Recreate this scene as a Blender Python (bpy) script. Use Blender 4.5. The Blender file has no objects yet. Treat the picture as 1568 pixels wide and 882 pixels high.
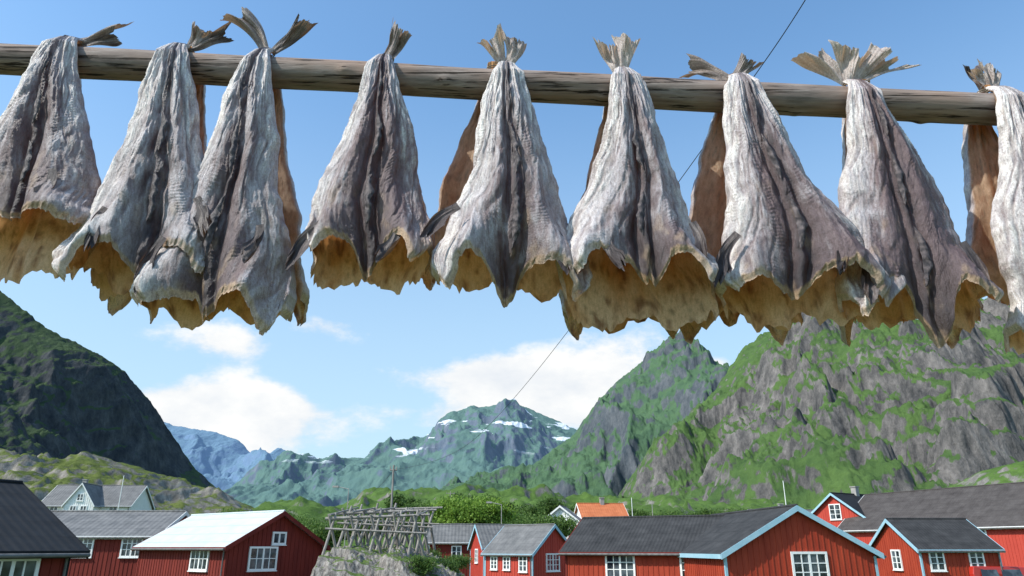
import bpy, math, random
import numpy as np
from mathutils import Vector, Matrix

random.seed(5); RS = np.random.RandomState(5)
scene = bpy.context.scene
scene.view_settings.view_transform = 'Standard'
scene.view_settings.look = 'None'
scene.view_settings.exposure = 0

CZ = 3.2; PITCH = math.radians(19.9); FP = 1100.0
cp, sp_ = math.cos(PITCH), math.sin(PITCH)
def pixel_to_world(px, py, Y):
    """image pixel (px, py) -> world point at forward distance Y (metres)"""
    a = (px-784)/FP; b = (441-py)/FP
    t = Y/(cp-b*sp_)
    return (a*t, Y, CZ+t*(sp_+b*cp))

# ---------------------------------------------------------------- noise
_perm = np.random.RandomState(7).permutation(4096)
_g = np.random.RandomState(11).normal(size=(4096, 3)); _g /= np.linalg.norm(_g, axis=1)[:, None]
def perlin(x, y, z=0.0):
    x, y, z = np.broadcast_arrays(np.asarray(x, float), np.asarray(y, float), np.asarray(z, float))
    ix, iy, iz = np.floor(x).astype(int), np.floor(y).astype(int), np.floor(z).astype(int)
    fx, fy, fz = x-ix, y-iy, z-iz
    f = lambda t: t*t*t*(t*(t*6-15)+10)
    u, v, w = f(fx), f(fy), f(fz)
    def c(dx, dy, dz):
        h = _perm[(_perm[(_perm[(ix+dx) & 4095]+iy+dy) & 4095]+iz+dz) & 4095]
        g = _g[h]
        return g[..., 0]*(fx-dx)+g[..., 1]*(fy-dy)+g[..., 2]*(fz-dz)
    l = lambda a, b, t: a+(b-a)*t
    r = l(l(l(c(0,0,0), c(1,0,0), u), l(c(0,1,0), c(1,1,0), u), v),
          l(l(c(0,0,1), c(1,0,1), u), l(c(0,1,1), c(1,1,1), u), v), w)
    return r*1.5
def fbm(x, y, z=0.0, o=5, g=.5):
    s = 0; a = 1; n = 0
    for i in range(o):
        s = s+a*perlin(x*2**i+i*17.3, y*2**i+i*9.1, np.asarray(z)*2**i+i*3.7); n += a; a *= g
    return s/n
def ridged(x, y, z=0.0, o=5, g=.5):
    s = 0; a = 1; n = 0; w = 1
    for i in range(o):
        r = (1-np.abs(perlin(x*2**i+i*13.3, y*2**i+i*5.1, np.asarray(z)*2**i+i*3.7)))**2
        s = s+a*r*w; w = np.clip(r*1.3, 0, 1); n += a; a *= g
    return s/n
def sstep(a, b, x):
    t = np.clip((x-a)/(b-a), 0, 1); return t*t*(3-2*t)

# ---------------------------------------------------------------- mesh utils
def mesh_from(name, V, F):
    me = bpy.data.meshes.new(name)
    V = np.ascontiguousarray(V, dtype=np.float32); F = np.ascontiguousarray(F, dtype=np.int32)
    k = F.shape[1]
    me.vertices.add(len(V)); me.vertices.foreach_set('co', V.ravel())
    me.loops.add(F.size); me.loops.foreach_set('vertex_index', F.ravel())
    me.polygons.add(len(F)); me.polygons.foreach_set('loop_start', np.arange(0, F.size, k, dtype=np.int32))
    me.update(calc_edges=True)
    me.polygons.foreach_set('use_smooth', np.ones(len(F), dtype=bool))
    return me
def grid_faces(nv, nu, wrap=False, off=0):
    i = np.arange(nv-1)[:, None]; j = np.arange(nu if wrap else nu-1)[None, :]
    j2 = (j+1) % nu
    return (np.stack([i*nu+j, i*nu+j2, (i+1)*nu+j2, (i+1)*nu+j], -1).reshape(-1, 4))+off
def obj(name, me, mats=(), parent=None):
    o = bpy.data.objects.new(name, me); scene.collection.objects.link(o)
    for m in mats: me.materials.append(m)
    if parent: o.parent = parent
    return o
def empty(name, loc=(0,0,0), rz=0):
    e = bpy.data.objects.new(name, None); scene.collection.objects.link(e)
    e.empty_display_size = .3; e.location = loc; e.rotation_euler = (0, 0, rz); return e
class MB:
    def __init__(s): s.v = []; s.f = []; s.m = []
    def hexa(s, p, m=0):
        n = len(s.v); s.v += [tuple(q) for q in p]
        for f in ((0,3,2,1),(4,5,6,7),(0,1,5,4),(1,2,6,5),(2,3,7,6),(3,0,4,7)):
            s.f.append(tuple(n+i for i in f)); s.m.append(m)
    def box(s, a, b, m=0):
        x0,y0,z0 = a; x1,y1,z1 = b
        s.hexa([(x0,y0,z0),(x1,y0,z0),(x1,y1,z0),(x0,y1,z0),(x0,y0,z1),(x1,y0,z1),(x1,y1,z1),(x0,y1,z1)], m)
    def poly(s, pts, m=0):
        n = len(s.v); s.v += [tuple(q) for q in pts]; s.f.append(tuple(range(n, n+len(pts)))); s.m.append(m)
    def rod(s, a, b, r0, r1=None, n=8, m=0):
        r1 = r0 if r1 is None else r1
        a = Vector(a); b = Vector(b); d = (b-a).normalized()
        q = d.orthogonal().normalized(); w = d.cross(q); k = len(s.v)
        for c, r in ((a, r0), (b, r1)):
            for i in range(n):
                t = 2*math.pi*i/n; s.v.append(tuple(c+q*math.cos(t)*r+w*math.sin(t)*r))
        for i in range(n):
            j = (i+1) % n; s.f.append((k+i, k+j, k+n+j, k+n+i)); s.m.append(m)
        s.f.append(tuple(k+i for i in range(n))[::-1]); s.m.append(m)
        s.f.append(tuple(k+n+i for i in range(n))); s.m.append(m)
    def make(s, name, mats, parent=None, fix=True):
        me = bpy.data.meshes.new(name); me.from_pydata(s.v, [], s.f)
        for i, p in enumerate(me.polygons): p.material_index = s.m[i]
        if fix:
            import bmesh
            bm = bmesh.new(); bm.from_mesh(me); bmesh.ops.recalc_face_normals(bm, faces=bm.faces); bm.to_mesh(me); bm.free()
        return obj(name, me, mats, parent)

# ---------------------------------------------------------------- materials
class NT:
    def __init__(s, name):
        s.m = bpy.data.materials.new(name); s.m.use_nodes = True; s.t = s.m.node_tree
        s.b = s.t.nodes['Principled BSDF']; s.out = s.t.nodes['Material Output']
    def n(s, typ, **k):
        nd = s.t.nodes.new(typ)
        for a, b in k.items():
            if a[0] == '_': nd.inputs[a[1:].replace('_', ' ')].default_value = b
            else: setattr(nd, a, b)
        return nd
    def l(s, a, b): s.t.links.new(a, b)
    def coord(s, kind='Object', scale=(1,1,1)):
        tc = s.n('ShaderNodeTexCoord'); mp = s.n('ShaderNodeMapping'); mp.inputs['Scale'].default_value = scale
        s.l(tc.outputs[kind], mp.inputs[0]); return mp.outputs[0]
    def noise(s, vec, scale, detail=6, rough=.55):
        n = s.n('ShaderNodeTexNoise'); n.inputs['Scale'].default_value = scale
        n.inputs['Detail'].default_value = detail; n.inputs['Roughness'].default_value = rough
        s.l(vec, n.inputs['Vector']); return n.outputs['Fac']
    def ramp(s, fac, stops):
        r = s.n('ShaderNodeValToRGB'); e = r.color_ramp.elements
        while len(e) < len(stops): e.new(.5)
        for i, (p, c) in enumerate(stops):
            e[i].position = p; e[i].color = (*c, 1) if len(c) == 3 else c
        s.l(fac, r.inputs[0]); return r.outputs[0]
    def mix(s, fac, a, b, mode='MIX'):
        n = s.n('ShaderNodeMix', data_type='RGBA', blend_type=mode)
        for sock, v in ((n.inputs[0], fac), (n.inputs[6], a), (n.inputs[7], b)):
            if isinstance(v, (int, float)): sock.default_value = v
            elif isinstance(v, tuple): sock.default_value = (*v, 1) if len(v) == 3 else v
            else: s.l(v, sock)
        return n.outputs[2]
    def math(s, op, a, b=0.0, clamp=False):
        n = s.n('ShaderNodeMath', operation=op); n.use_clamp = clamp
        for sock, v in ((n.inputs[0], a), (n.inputs[1], b)):
            if isinstance(v, (int, float)): sock.default_value = v
            else: s.l(v, sock)
        return n.outputs[0]
    def mrange(s, v, a, b, c=0.0, d=1.0):
        n = s.n('ShaderNodeMapRange', interpolation_type='SMOOTHSTEP')
        s.l(v, n.inputs[0]); n.inputs[1].default_value = a; n.inputs[2].default_value = b
        n.inputs[3].default_value = c; n.inputs[4].default_value = d; return n.outputs[0]
    def bump(s, h, strength=.5, dist=.01):
        b = s.n('ShaderNodeBump'); b.inputs['Strength'].default_value = strength; b.inputs['Distance'].default_value = dist
        s.l(h, b.inputs['Height']); s.l(b.outputs[0], s.b.inputs['Normal']); return b
    def base(s, c, rough=.7, spec=.4):
        if isinstance(c, tuple): s.b.inputs['Base Color'].default_value = (*c, 1)
        else: s.l(c, s.b.inputs['Base Color'])
        s.b.inputs['Roughness'].default_value = rough
        s.b.inputs['Specular IOR Level'].default_value = spec

def weathered(name, c1, c2, scale=1.5, rough=.75, stretch=(1,1,1), spec=.3, bump=.3, dist=.01, bscale=20):
    t = NT(name); v = t.coord('Object', stretch)
    f = t.noise(v, scale, 7, .65)
    t.base(t.ramp(f, [(.3, c1), (.7, c2)]), rough, spec)
    t.bump(t.noise(v, bscale, 3), bump, dist); return t.m
def roofmat(name, c1, c2, period=.18, rough=.6, metal=0):
    t = NT(name); v = t.coord('Object')
    f = t.noise(v, 1.3, 8, .7)
    sx = t.n('ShaderNodeSeparateXYZ'); t.l(v, sx.inputs[0])
    w = t.math('SINE', t.math('MULTIPLY', sx.outputs[0], 2*math.pi/period))
    rows = t.math('FRACT', t.math('MULTIPLY', sx.outputs[2], 2.6))
    rowm = t.mrange(rows, 0, .12, .75, 1)
    c = t.ramp(f, [(.3, c1), (.7, c2)])
    c = t.mix(1.0, c, t.ramp(rowm, [(0, (.0, .0, .0)), (1, (1, 1, 1))]), 'MULTIPLY')
    t.base(c, rough, .25); t.b.inputs['Metallic'].default_value = metal
    t.bump(t.math('ADD', t.math('MULTIPLY', w, .5), rows), .8, .02); return t.m

M_RED = weathered('red_paint_boards', (.27, .030, .014), (.42, .060, .026), 1.2, .75, (2, 2, .4))
M_REDD = weathered('dark_red_boards', (.13, .016, .012), (.21, .028, .018), 1.2, .8, (2, 2, .4))
M_REDB = weathered('bright_red_boards', (.40, .045, .03), (.52, .07, .045), 1.2, .7, (2, 2, .4))
M_WHITE = weathered('white_paint', (.76, .76, .74), (.88, .88, .86), 2, .6)
M_BLUE = weathered('pale_blue_trim', (.26, .46, .56), (.38, .56, .65), 2, .6)
M_SLATE = roofmat('dark_roof_sheets', (.022, .022, .023), (.060, .059, .060), rough=.9)
M_GREYR = roofmat('grey_slate_roof', (.09, .09, .09), (.20, .195, .19), .3)
M_BLACK = roofmat('black_roof', (.010, .011, .013), (.022, .024, .028), .25, .8)
M_WROOF = roofmat('pale_metal_roof', (.46, .52, .53), (.58, .62, .62), .2, .45)
M_ORNG = roofmat('orange_tile_roof', (.42, .12, .045), (.58, .19, .08), .3)
M_BROWNR = roofmat('brown_roof', (.045, .038, .036), (.095, .084, .080), .22, .85)
M_CONC = weathered('chimney_plaster', (.25, .24, .22), (.4, .38, .36), 3)
def glassmat():
    t = NT('window_glass'); v = t.coord('Object')
    t.base(t.ramp(t.noise(v, 1.7, 2), [(.42, (.015, .02, .028)), (.62, (.10, .12, .14))]), .06, .8); return t.m
M_GLASS = glassmat()
M_WOOD = weathered('grey_weathered_wood', (.16, .145, .13), (.38, .35, .32), 6, .85, (1, 1, .3))

def polemat():
    t = NT('weathered_log'); v = t.coord('Object', (1, 9, 9))
    f = t.noise(v, 5, 10, .7); f2 = t.noise(t.coord('Object', (.8, 22, 22)), 4, 6, .6)
    f3 = t.noise(t.coord('Object', (1, 1, 1)), 3, 3)
    c = t.ramp(f, [(.25, (.09, .066, .056)), (.5, (.25, .195, .17)), (.75, (.44, .375, .34))])
    c = t.mix(t.mrange(f3, .4, .65), c, t.ramp(f2, [(.3, (.15, .098, .075)), (.7, (.38, .275, .22))]))
    t.base(c, .85, .25)
    cr = t.mrange(f2, .37, .43)
    c2 = t.mix(cr, (.035, .024, .018), c); t.l(c2, t.b.inputs['Base Color'])
    t.bump(t.math('ADD', t.math('MULTIPLY', f, .6), cr), .8, .006); return t.m

def fishmat():
    t = NT('dried_cod_skin')
    at = t.n('ShaderNodeAttribute', attribute_name='col'); ai = t.n('ShaderNodeAttribute', attribute_name='inn')
    geo = t.n('ShaderNodeNewGeometry')
    v = t.coord('Object')
    n1 = t.noise(t.coord('Object', (2.8, 2.8, .8)), 55, 7, .75)
    n2 = t.noise(v, 230, 3, .65)
    col = t.mix(geo.outputs['Backfacing'], at.outputs['Color'], ai.outputs['Color'])
    k = t.ramp(n1, [(.34, (.40, .34, .34)), (.45, (.80, .77, .77)), (.54, (1.02, 1.02, 1.02)), (.72, (1.25, 1.25, 1.25))])
    col = t.mix(.85, col, k, 'MULTIPLY')
    k2 = t.ramp(n2, [(.35, (.72, .70, .70)), (.6, (1.10, 1.10, 1.10))])
    col = t.mix(.75, col, k2, 'MULTIPLY')
    t.base(col, .46, .45)
    b = t.bump(t.math('ADD', n1, t.math('MULTIPLY', n2, .5)), .8, .005)
    tr = t.n('ShaderNodeBsdfTranslucent'); trc = t.mix(1.0, ai.outputs['Color'], (1.0, .72, .44), 'MULTIPLY')
    t.l(trc, tr.inputs[0])
    mx = t.n('ShaderNodeMixShader'); t.l(ai.outputs['Alpha'], mx.inputs[0])
    t.l(t.b.outputs[0], mx.inputs[1]); t.l(tr.outputs[0], mx.inputs[2]); t.l(mx.outputs[0], t.out.inputs[0])
    return t.m
M_POLE = polemat(); M_FISH = fishmat()
M_TWINE = weathered('twine', (.16, .13, .10), (.30, .25, .19), 30)

# ---------------------------------------------------------------- fish
def lerp3(a, b, t): return a+(b-a)*t[..., None]
def C(*c): return np.array(c, float)
PY_POLE = lambda px: np.interp(px, [-400, 0, 400, 780, 1100, 1568, 2000], [72, 90, 110, 131, 148, 170, 190])
POLE_Y = 2.02; POLE_R = .050

class FB:
    def __init__(s): s.V = []; s.F = []; s.c = []; s.i = []; s.n = 0
    def add(s, P, col, inn, wrap=False):
        nv, nu = P.shape[:2]
        s.F.append(grid_faces(nv, nu, wrap, s.n)); s.V.append(P.reshape(-1, 3)); s.n += nv*nu
        s.c.append(np.concatenate([col.reshape(-1, 3), np.ones((nv*nu, 1))], 1)); s.i.append(inn.reshape(-1, 4))
    def make(s, name):
        me = mesh_from(name, np.concatenate(s.V), np.concatenate(s.F))
        for nm, d in (('col', s.c), ('inn', s.i)):
            a = me.attributes.new(nm, 'FLOAT_COLOR', 'POINT')
            a.data.foreach_set('color', np.concatenate(d).astype(np.float32).ravel())
        return obj(name, me, [M_FISH])

def fan(fb, base, ang, length, spread, curl=.01, dark=.5, seed=0, ydir=0.0, fork=.12, nr=30, nt=60, bw=.020, bend=0.0, wav=.045):
    r = np.linspace(0, 1, nr)[:, None]; t = np.linspace(-1, 1, nt)[None, :]
    rag = 1-.12*np.abs(perlin(t*3+seed, 0*t, seed*.7))-.09*np.abs(perlin(t*13, 0*t+3, seed))-.26*sstep(.22, .45, perlin(t*4, 0*t+9, seed*.37))
    R = length*r*(1-fork+fork*1.9*np.abs(t)**1.6)*rag*(1+.15*t*math.sin(seed))
    a = ang+t*spread*(.45+.55*r)+bend*r*r
    w = bw*(1-.25*r)
    x = base[0]+np.sin(a)*R+np.cos(ang)*t*w
    z = base[2]+np.cos(a)*R-np.sin(ang)*t*w
    y = base[1]-curl*r*r*2+ydir*R+.0012*np.sin(t*30+seed)*r+wav*perlin(t*1.2+seed, r*1.6, seed)*r+.35*wav*t*t*r
    P = np.stack(np.broadcast_arrays(x, y, z), -1)
    ray = .5+.5*np.sin(t*38+seed+2*perlin(t*4, r*3, seed))
    m = (ray-.5)*.14+.65*fbm(t*1.6+seed, r*1.6, seed, 4)+.16*r
    pale = C(.80, .69, .64); dk = C(.095, .075, .08)
    c = lerp3(pale*np.ones(P.shape), dk*np.ones(P.shape), np.clip(dark+m, 0, 1)*np.ones(P.shape[:2]))
    inn = np.concatenate([c*C(1, .95, .88), np.full(c.shape[:2]+(1,), .28)], -1)
    fb.add(P, c, inn)

def make_fish(px, seed, rear=False, pynape=465, ws=1.0, dx=0.0, dark=.4, fans=(), nape=.13, arch=.0, flap=.02, yaw=0.0, pects=True, name='dried_cod', topd=.085, tips=(.09, .08)):
    rs = np.random.RandomState(seed)
    pyp = float(PY_POLE(px)); Yf = 2.16 if rear else 1.90
    pynape += 24 if rear else 18
    zp = pixel_to_world(px, pyp, POLE_Y)[2]; X = pixel_to_world(px, pyp, 1.95 if not rear else 2.1)[0]
    L = zp+topd-pixel_to_world(px, pynape, Yf)[2]
    nv, nf, nb = (150, 80, 40) if rear else (320, 200, 60)
    ph = np.concatenate([np.linspace(0, math.pi, nf, endpoint=False), np.linspace(math.pi, 2*math.pi, nb, endpoint=False)])
    ph = ph[None, :]; s = (np.linspace(0, 1, nv)**.95)[:, None]
    u = np.cos(ph); sn = np.sin(ph)
    o1 = rs.uniform(-.12, .12)
    rag = .042*fbm(ph*2.1+seed, 0*ph, seed*.3, 3)+.009*perlin(ph*15, 0*ph, seed)-.022*sstep(.3, .6, perlin(ph*7, 0*ph, seed+3))+.005*perlin(ph*34, 0*ph, seed)
    base = L-nape-.02
    tipv = np.where(u > 0, tips[1], tips[0])+.02
    Ef = base+nape*np.exp(-(np.abs(u-o1)/.22)**2.6)+tipv*np.exp(-((np.abs(u)-.84)/.17)**2)-arch-.015+rag
    rag2 = .085*fbm(ph*1.7+seed*2, 0*ph+4, seed*.5, 3)+.03*(ridged(ph*2.0+seed, 0*ph, seed*.7, 3)-.6)+.014*perlin(ph*13, 0*ph+7, seed)+.018*perlin(ph*28, 0*ph+7, seed)
    Eb = L-nape+flap+rag2+.03*np.exp(-((np.abs(u)-.5)/.2)**2)
    k = sstep(0, .28, -sn)
    E = Ef*(1-k)+Eb*k
    d = s*E
    n = L/.86
    dn = d/n
    hw = np.interp(dn, [0, .035, .085, .15, .235, .33, .43, .53, .62, .70, .78, .9], [.020, .027, .048, .065, .084, .106, .136, .166, .188, .199, .200, .190])*ws
    Df = np.interp(dn, [0, .04, .085, .3, .6, .9], [.014, .02, .028, .048, .070, .066])
    Dr = np.interp(dn, [0, .085, .3, .6, .9], [.012, .015, .03, .046, .04])
    sg = np.sign(u)*.5+.5
    asy = 1+.28*perlin(d*3.2+seed, sg*3.3, seed*.9)*sstep(.1, .3, dn)+.07*perlin(d*11+seed, sg*5.1, seed)+.03*perlin(d*30+seed, sg*5.1, seed)
    x = hw*u*asy
    y = np.where(sn > 0, -Df*np.abs(sn)**.66, Dr*np.abs(sn)**.8)
    yc = np.interp(dn, [0, .035, .085, .2, .9], [.0, -.045, -.072, -.078, -.077])
    # --- relief
    top = 1-sstep(.05, .5, dn); low = sstep(.25, .8, dn)
    wv = perlin(d*3+seed, u*1.0, seed)*.18+.05*perlin(d*12, u*2, seed+1)
    uu = u-.04+wv
    h = .018*np.exp(-((np.abs(uu)-.36)/.17)**2)*sstep(.08, .3, dn)
    h = h-.013*np.exp(-((np.abs(uu-.02)-.12)/.05)**2)*(.5+.8*low)
    jag = .40+1.1*np.abs(fbm(d*13, u*4, seed, 4))
    ridge = np.exp(-((uu-.02)/.055)**2)
    h = h+.011*ridge*jag
    wx = .30*fbm(u*2, d*6, seed+12, 3)
    fold = ridged(u*2.4+seed+wx, d*1.8, seed, 2)-.45
    h = h+fold*(.012*top*np.clip(hw/.06, .3, 1)+.004)
    fold2 = ridged(u*6.0+seed+wx*2, d*3.5+perlin(u*3, d*4, seed), seed+5, 4, .55)-.45
    h = h+fold2*(.0035+.006*top)
    fold3 = ridged(u*9.0+seed+d*14*np.sign(u)+wx*3, d*9, seed+15, 3, .55)-.45
    h = h+fold3*.0032*sstep(.1, .3, dn)
    crease = sstep(.70, .97, 1-np.abs(fbm(u*2.6+wx, d*5+u*2, seed+21, 2))*1.8)
    h = h-.0035*crease*sstep(.05, .2, dn)
    chev = np.sin(2*math.pi*(d+.40*np.abs(x)+.016*perlin(u*5, d*12, seed))/.0115+3.0*perlin(u*4, d*9, seed+4))
    cm = sstep(-.1, .35, perlin(u*2.6+seed, d*7, seed+9))*sstep(.08, .2, dn)
    h = h+.0008*chev*cm
    h = h+.0065*fbm(u*4, d*14+seed, seed, 6, .6)
    h = h+.022*np.exp(-((np.abs(u)-.62)/.25)**2)*sstep(.70, .92, s)
    hb = np.where(sn > 0, 1.0, .6)
    taper = np.clip(hw/.05, .25, 1)
    h = h*hb*taper
    lip = sstep(.972, 1.0, s)
    h = h-.011*lip*(sn > -.2)
    x = x+h*u*1.0; y = y-h*sn
    y = y+yc+.05*perlin(u*1.3+seed, d*3, seed+3)*low
    y = y-.045*sstep(.82, .97, s)*(sn > 0)*sstep(.2, .7, np.abs(u))*(1+.8*perlin(u*3, s*2, seed))
    x = x*(1+.10*sstep(.80, .98, s)*sstep(.5, .9, np.abs(u)))+dx*sstep(0, 1, s)+.035*perlin(d*2.2, 0*u, seed+8)*s
    z = topd-d
    P = np.stack(np.broadcast_arrays(x, y, z), -1)
    shape = P.shape[:2]; one = np.ones(shape+(3,))
    # --- colour
    silver = C(.545, .505, .525); white = C(.90, .855, .81); lil = C(.170, .118, .124); dk = C(.032, .025, .031); tan = C(.68, .47, .30)
    nf1 = fbm(u*2.2+seed, d*5, seed+1, 5); nf2 = fbm(u*9+seed, d*16, seed+2, 4); nstreak = fbm(u*14+seed+wx*3, d*6, seed+6, 4); ns2 = fbm(u*30+seed, d*22, seed+16, 3)
    mid = np.exp(-((u-.08)/.44)**2)
    m = np.clip(.02+dark*1.25*mid+(dark-.40)*1.2+.16*u+.85*nf1+.45*nf2+.50*nstreak+.35*ns2+.18*low-.30*(top), 0, 1)*np.ones(shape)  # skin darkens to the right: shaded half put into the colour
    c = lerp3(silver*one, lil*one, sstep(0.0, .8, m))
    wm = np.clip((.08+top*.85+.58*sstep(.45, .85, np.abs(u))+.20*sstep(.8, 1, s))*(.65+1.3*nf2+.6*ns2)-1.15*dark*mid+.55*nf1-.2*crease-(dark-.4)*.7-.20*u, 0, 1)*np.ones(shape)  # whiter to the left: sunlit half put into the colour
    c = lerp3(c, white*one, np.clip(wm, 0, .9))
    hh = np.clip(np.clip(-fold2*2.2, 0, 1)*.38+np.clip(-fold3*2, 0, 1)*.28+.38*crease, 0, .75)
    c = lerp3(c, C(.15, .10, .10)*one, hh*np.ones(shape))
    st = np.clip(ridge*1.1+1.0*np.exp(-((uu-.14)/.09)**2)*(.7+nf1)+.8*np.exp(-((uu+.10)/.07)**2)*(.55+nf1), 0, 1)*(.85+.8*nf2)*(1-.30*top)
    c = lerp3(c, dk*one, np.clip(st*np.ones(shape), 0, .95))
    npd = np.exp(-((u-o1)/.28)**2)*sstep(.72, .96, s)*(dark+.40)
    c = lerp3(c, dk*one, np.clip(npd, 0, .85))
    blot = sstep(.14, .42, fbm(u*5+3, d*11, seed+31, 4))*.55
    c = lerp3(c, C(.40, .28, .18)*one, blot*np.ones(shape)*(.3+.7*sstep(.6, 1, s)))
    edge = sstep(.968, .982, s+.014*nf2)
    c = lerp3(c, tan*one, np.clip(edge*(.6+.8*nf1)*np.ones(shape), 0, .9))
    cream = lerp3(C(.74, .55, .37)*one, C(.42, .26, .14)*one, np.clip(.28+1.2*nf1+1.0*nf2, 0, 1)*np.ones(shape))
    kb = (sstep(.05, .35, -sn)*np.ones(shape))
    c = lerp3(c, cream, kb)
    i1 = lerp3(C(.95, .72, .50)*one, C(.74, .41, .18)*one, np.clip(.32+1.6*nf1+1.0*nf2, 0, 1)*np.ones(shape))
    rib = sstep(.55, .9, 1-np.abs(np.sin(ph*11+4*perlin(u*2, d*5, seed)))*1.2)*.30
    i1 = lerp3(i1, C(.26, .13, .07)*one, np.clip((nf2-.09)*2.6+rib+.4*sstep(.35, 0, s), 0, .8)*np.ones(shape))
    al = (.08+.46*kb)[..., None]
    fb = FB(); fb.add(P, c, np.concatenate([i1, al], -1), wrap=True)
    def surf(uv, dd):
        dnn = dd/n
        return np.interp(dnn, [0, .085, .2, .9], [0, -.072, -.078, -.077])-np.interp(dnn, [0, .04, .085, .3, .6, .9], [.014, .02, .028, .048, .070, .066])
    for (a0, a1, hgt) in ((.13, .25, .014), (.30, .46, .024), (.52, .68, .030)):
        q = np.linspace(a0*n, a1*n, 60)[:, None]; e = np.linspace(0, 1, 9)[None, :]
        env = np.sin(np.pi*np.clip((q-a0*n)/((a1-a0)*n), 0, 1))**.6
        sd = 1 if (seed % 3) else -1
        hh = hgt*env*(.75+.5*perlin(q*30, 0*e, seed))
        hwq = np.interp(q/n, [.085, .235, .43, .62, .75], [.050, .086, .136, .190, .205])*ws
        fx = (.06-perlin(q*3+seed, 0*e, seed)*.18)*hwq+dx*sstep(0, 1, q/L)+.035*perlin(q*2.2, 0*e, seed+8)*q/L+sd*hh*e*1.0
        fy = surf(0, q)+.05*perlin(seed+0*q, q*3, seed+3)*sstep(.25, .8, q/n)-.010-.010*np.sin(e*2.6)*env+.004*perlin(q*45, e, seed)
        fz = topd-q-.25*hh*e
        PP = np.stack(np.broadcast_arrays(fx, fy, fz), -1)
        cc = lerp3(C(.045, .036, .043)*np.ones(PP.shape), C(.20, .16, .16)*np.ones(PP.shape), np.clip(.3+1.2*perlin(q*80, e*2, seed), 0, 1)*np.ones(PP.shape[:2]))
        fb.add(PP, cc, np.concatenate([cc, np.full(cc.shape[:2]+(1,), .1)], -1))
    if pects and not rear:
        for sdx in (-1, 1):
            bx = sdx*.150*ws*rs.uniform(.75, 1.0)+dx; bz = topd-(L-nape)*rs.uniform(.74, .90)
            fan(fb, (bx, -.172, bz), math.pi-sdx*rs.uniform(-.1, 1.1), rs.uniform(.10, .15), .13, .014, .90, seed+3, fork=-.30, nr=18, nt=20, bw=.012, bend=sdx*.3, wav=.010)
    for fdef in fans:
        fdx, ang, ln, spd, dkf = fdef
        fan(fb, (fdx, -.004, topd-.014), math.radians(ang), ln, math.radians(spd), .006, dkf, seed+int(ang), ydir=-.12, bend=math.radians(rs.uniform(-18, 18)), bw=.020 if len(fans) < 2 else .015)
    o = fb.make(name)
    o.location = (X, POLE_Y, zp); o.rotation_euler = (0, 0, (math.pi if rear else 0)+yaw)
    mb = MB()
    for kz in (0, .007):
        for i in range(16):
            a0 = 2*math.pi*i/16; a1 = 2*math.pi*(i+1)/16
            mb.rod((math.cos(a0)*.024, math.sin(a0)*.018-.010, topd-.014-kz), (math.cos(a1)*.024, math.sin(a1)*.018-.010, topd-.014-kz), .0018, n=5)
    mb.make('twine_binding', [M_TWINE], o)
    return o

# front row
make_fish(88, 1, pynape=345, ws=.96, dx=.03, dark=.46, nape=.02, flap=.10, fans=[(0, 80, .17, 10, .72)], tips=(.04, .02))
make_fish(258, 2, pynape=424, ws=1.0, dx=.055, dark=.28, nape=.08, flap=.01, yaw=.12, fans=[(0.01, 66, .17, 10, .7), (.02, 20, .09, 16, .4)], tips=(.10, .06))
make_fish(395, 3, pynape=494, ws=.98, dx=-.01, dark=.44, nape=.07, flap=.0, yaw=-.1, fans=[(0.01, 50, .16, 10, .75), (-.01, -22, .19, 11, .55)], tips=(.02, .10))
make_fish(584, 4, pynape=424, ws=.88, dx=.0, dark=.62, nape=.10, flap=.05, fans=[(0, 26, .13, 14, .55)], tips=(.03, .06))
make_fish(773, 5, pynape=468, ws=.98, dx=.0, dark=.38, nape=.13, flap=-.01, yaw=.08, fans=[(-.008, -16, .12, 18, .10), (.008, 24, .13, 18, .25)], tips=(.10, .11))
make_fish(957, 6, pynape=442, ws=.95, dx=.02, dark=.40, nape=.08, flap=.11, fans=[(-.008, -20, .12, 16, .0), (.008, 10, .14, 15, .0)], tips=(.03, .06))
make_fish(1142, 7, pynape=466, ws=1.06, dx=.06, dark=.50, nape=.08, flap=.05, yaw=-.1, fans=[(0, 38, .09, 14, .6)], tips=(.04, .09))
make_fish(1325, 8, pynape=538, ws=1.04, dx=.02, dark=.70, nape=.18, flap=.03, fans=[(-.01, -42, .17, 22, .10), (0, 4, .14, 26, .05), (.01, 50, .18, 22, .25)], tips=(.06, .05))
make_fish(1552, 9, pynape=515, ws=.92, dx=.0, dark=.36, nape=.06, flap=.04, fans=[(0, -15, .10, 24, .1), (0, 20, .10, 20, .2)])
make_fish(1740, 10, pynape=520, ws=1.0, dark=.5)
make_fish(-110, 12, pynape=420, ws=1.0, dark=.5)
# back row (bellies turned towards the pole)
make_fish(110, 21, True, 380, .85, 0, .4, nape=.06)
make_fish(300, 22, True, 450, .92, .03, .4, nape=.06)
make_fish(415, 23, True, 470, .86, 0, .4, nape=.06)
make_fish(592, 24, True, 415, .90, 0, .4, nape=.06)
make_fish(757, 25, True, 410, .98, .03, .4, nape=.06)
make_fish(945, 26, True, 490, 1.02, -.02, .4, nape=.06)
make_fish(1115, 27, True, 490, .98, .06, .4, nape=.06, fans=[(.02, 52, .15, 14, .6)])
make_fish(1308, 28, True, 495, .98, -.04, .4, nape=.06)
make_fish(1490, 29, True, 465, .70, 0, .4, nape=.06, fans=[(0, 14, .12, 17, .75)])
make_fish(1640, 30, True, 490, 1.0, 0, .4, nape=.06)

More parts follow.
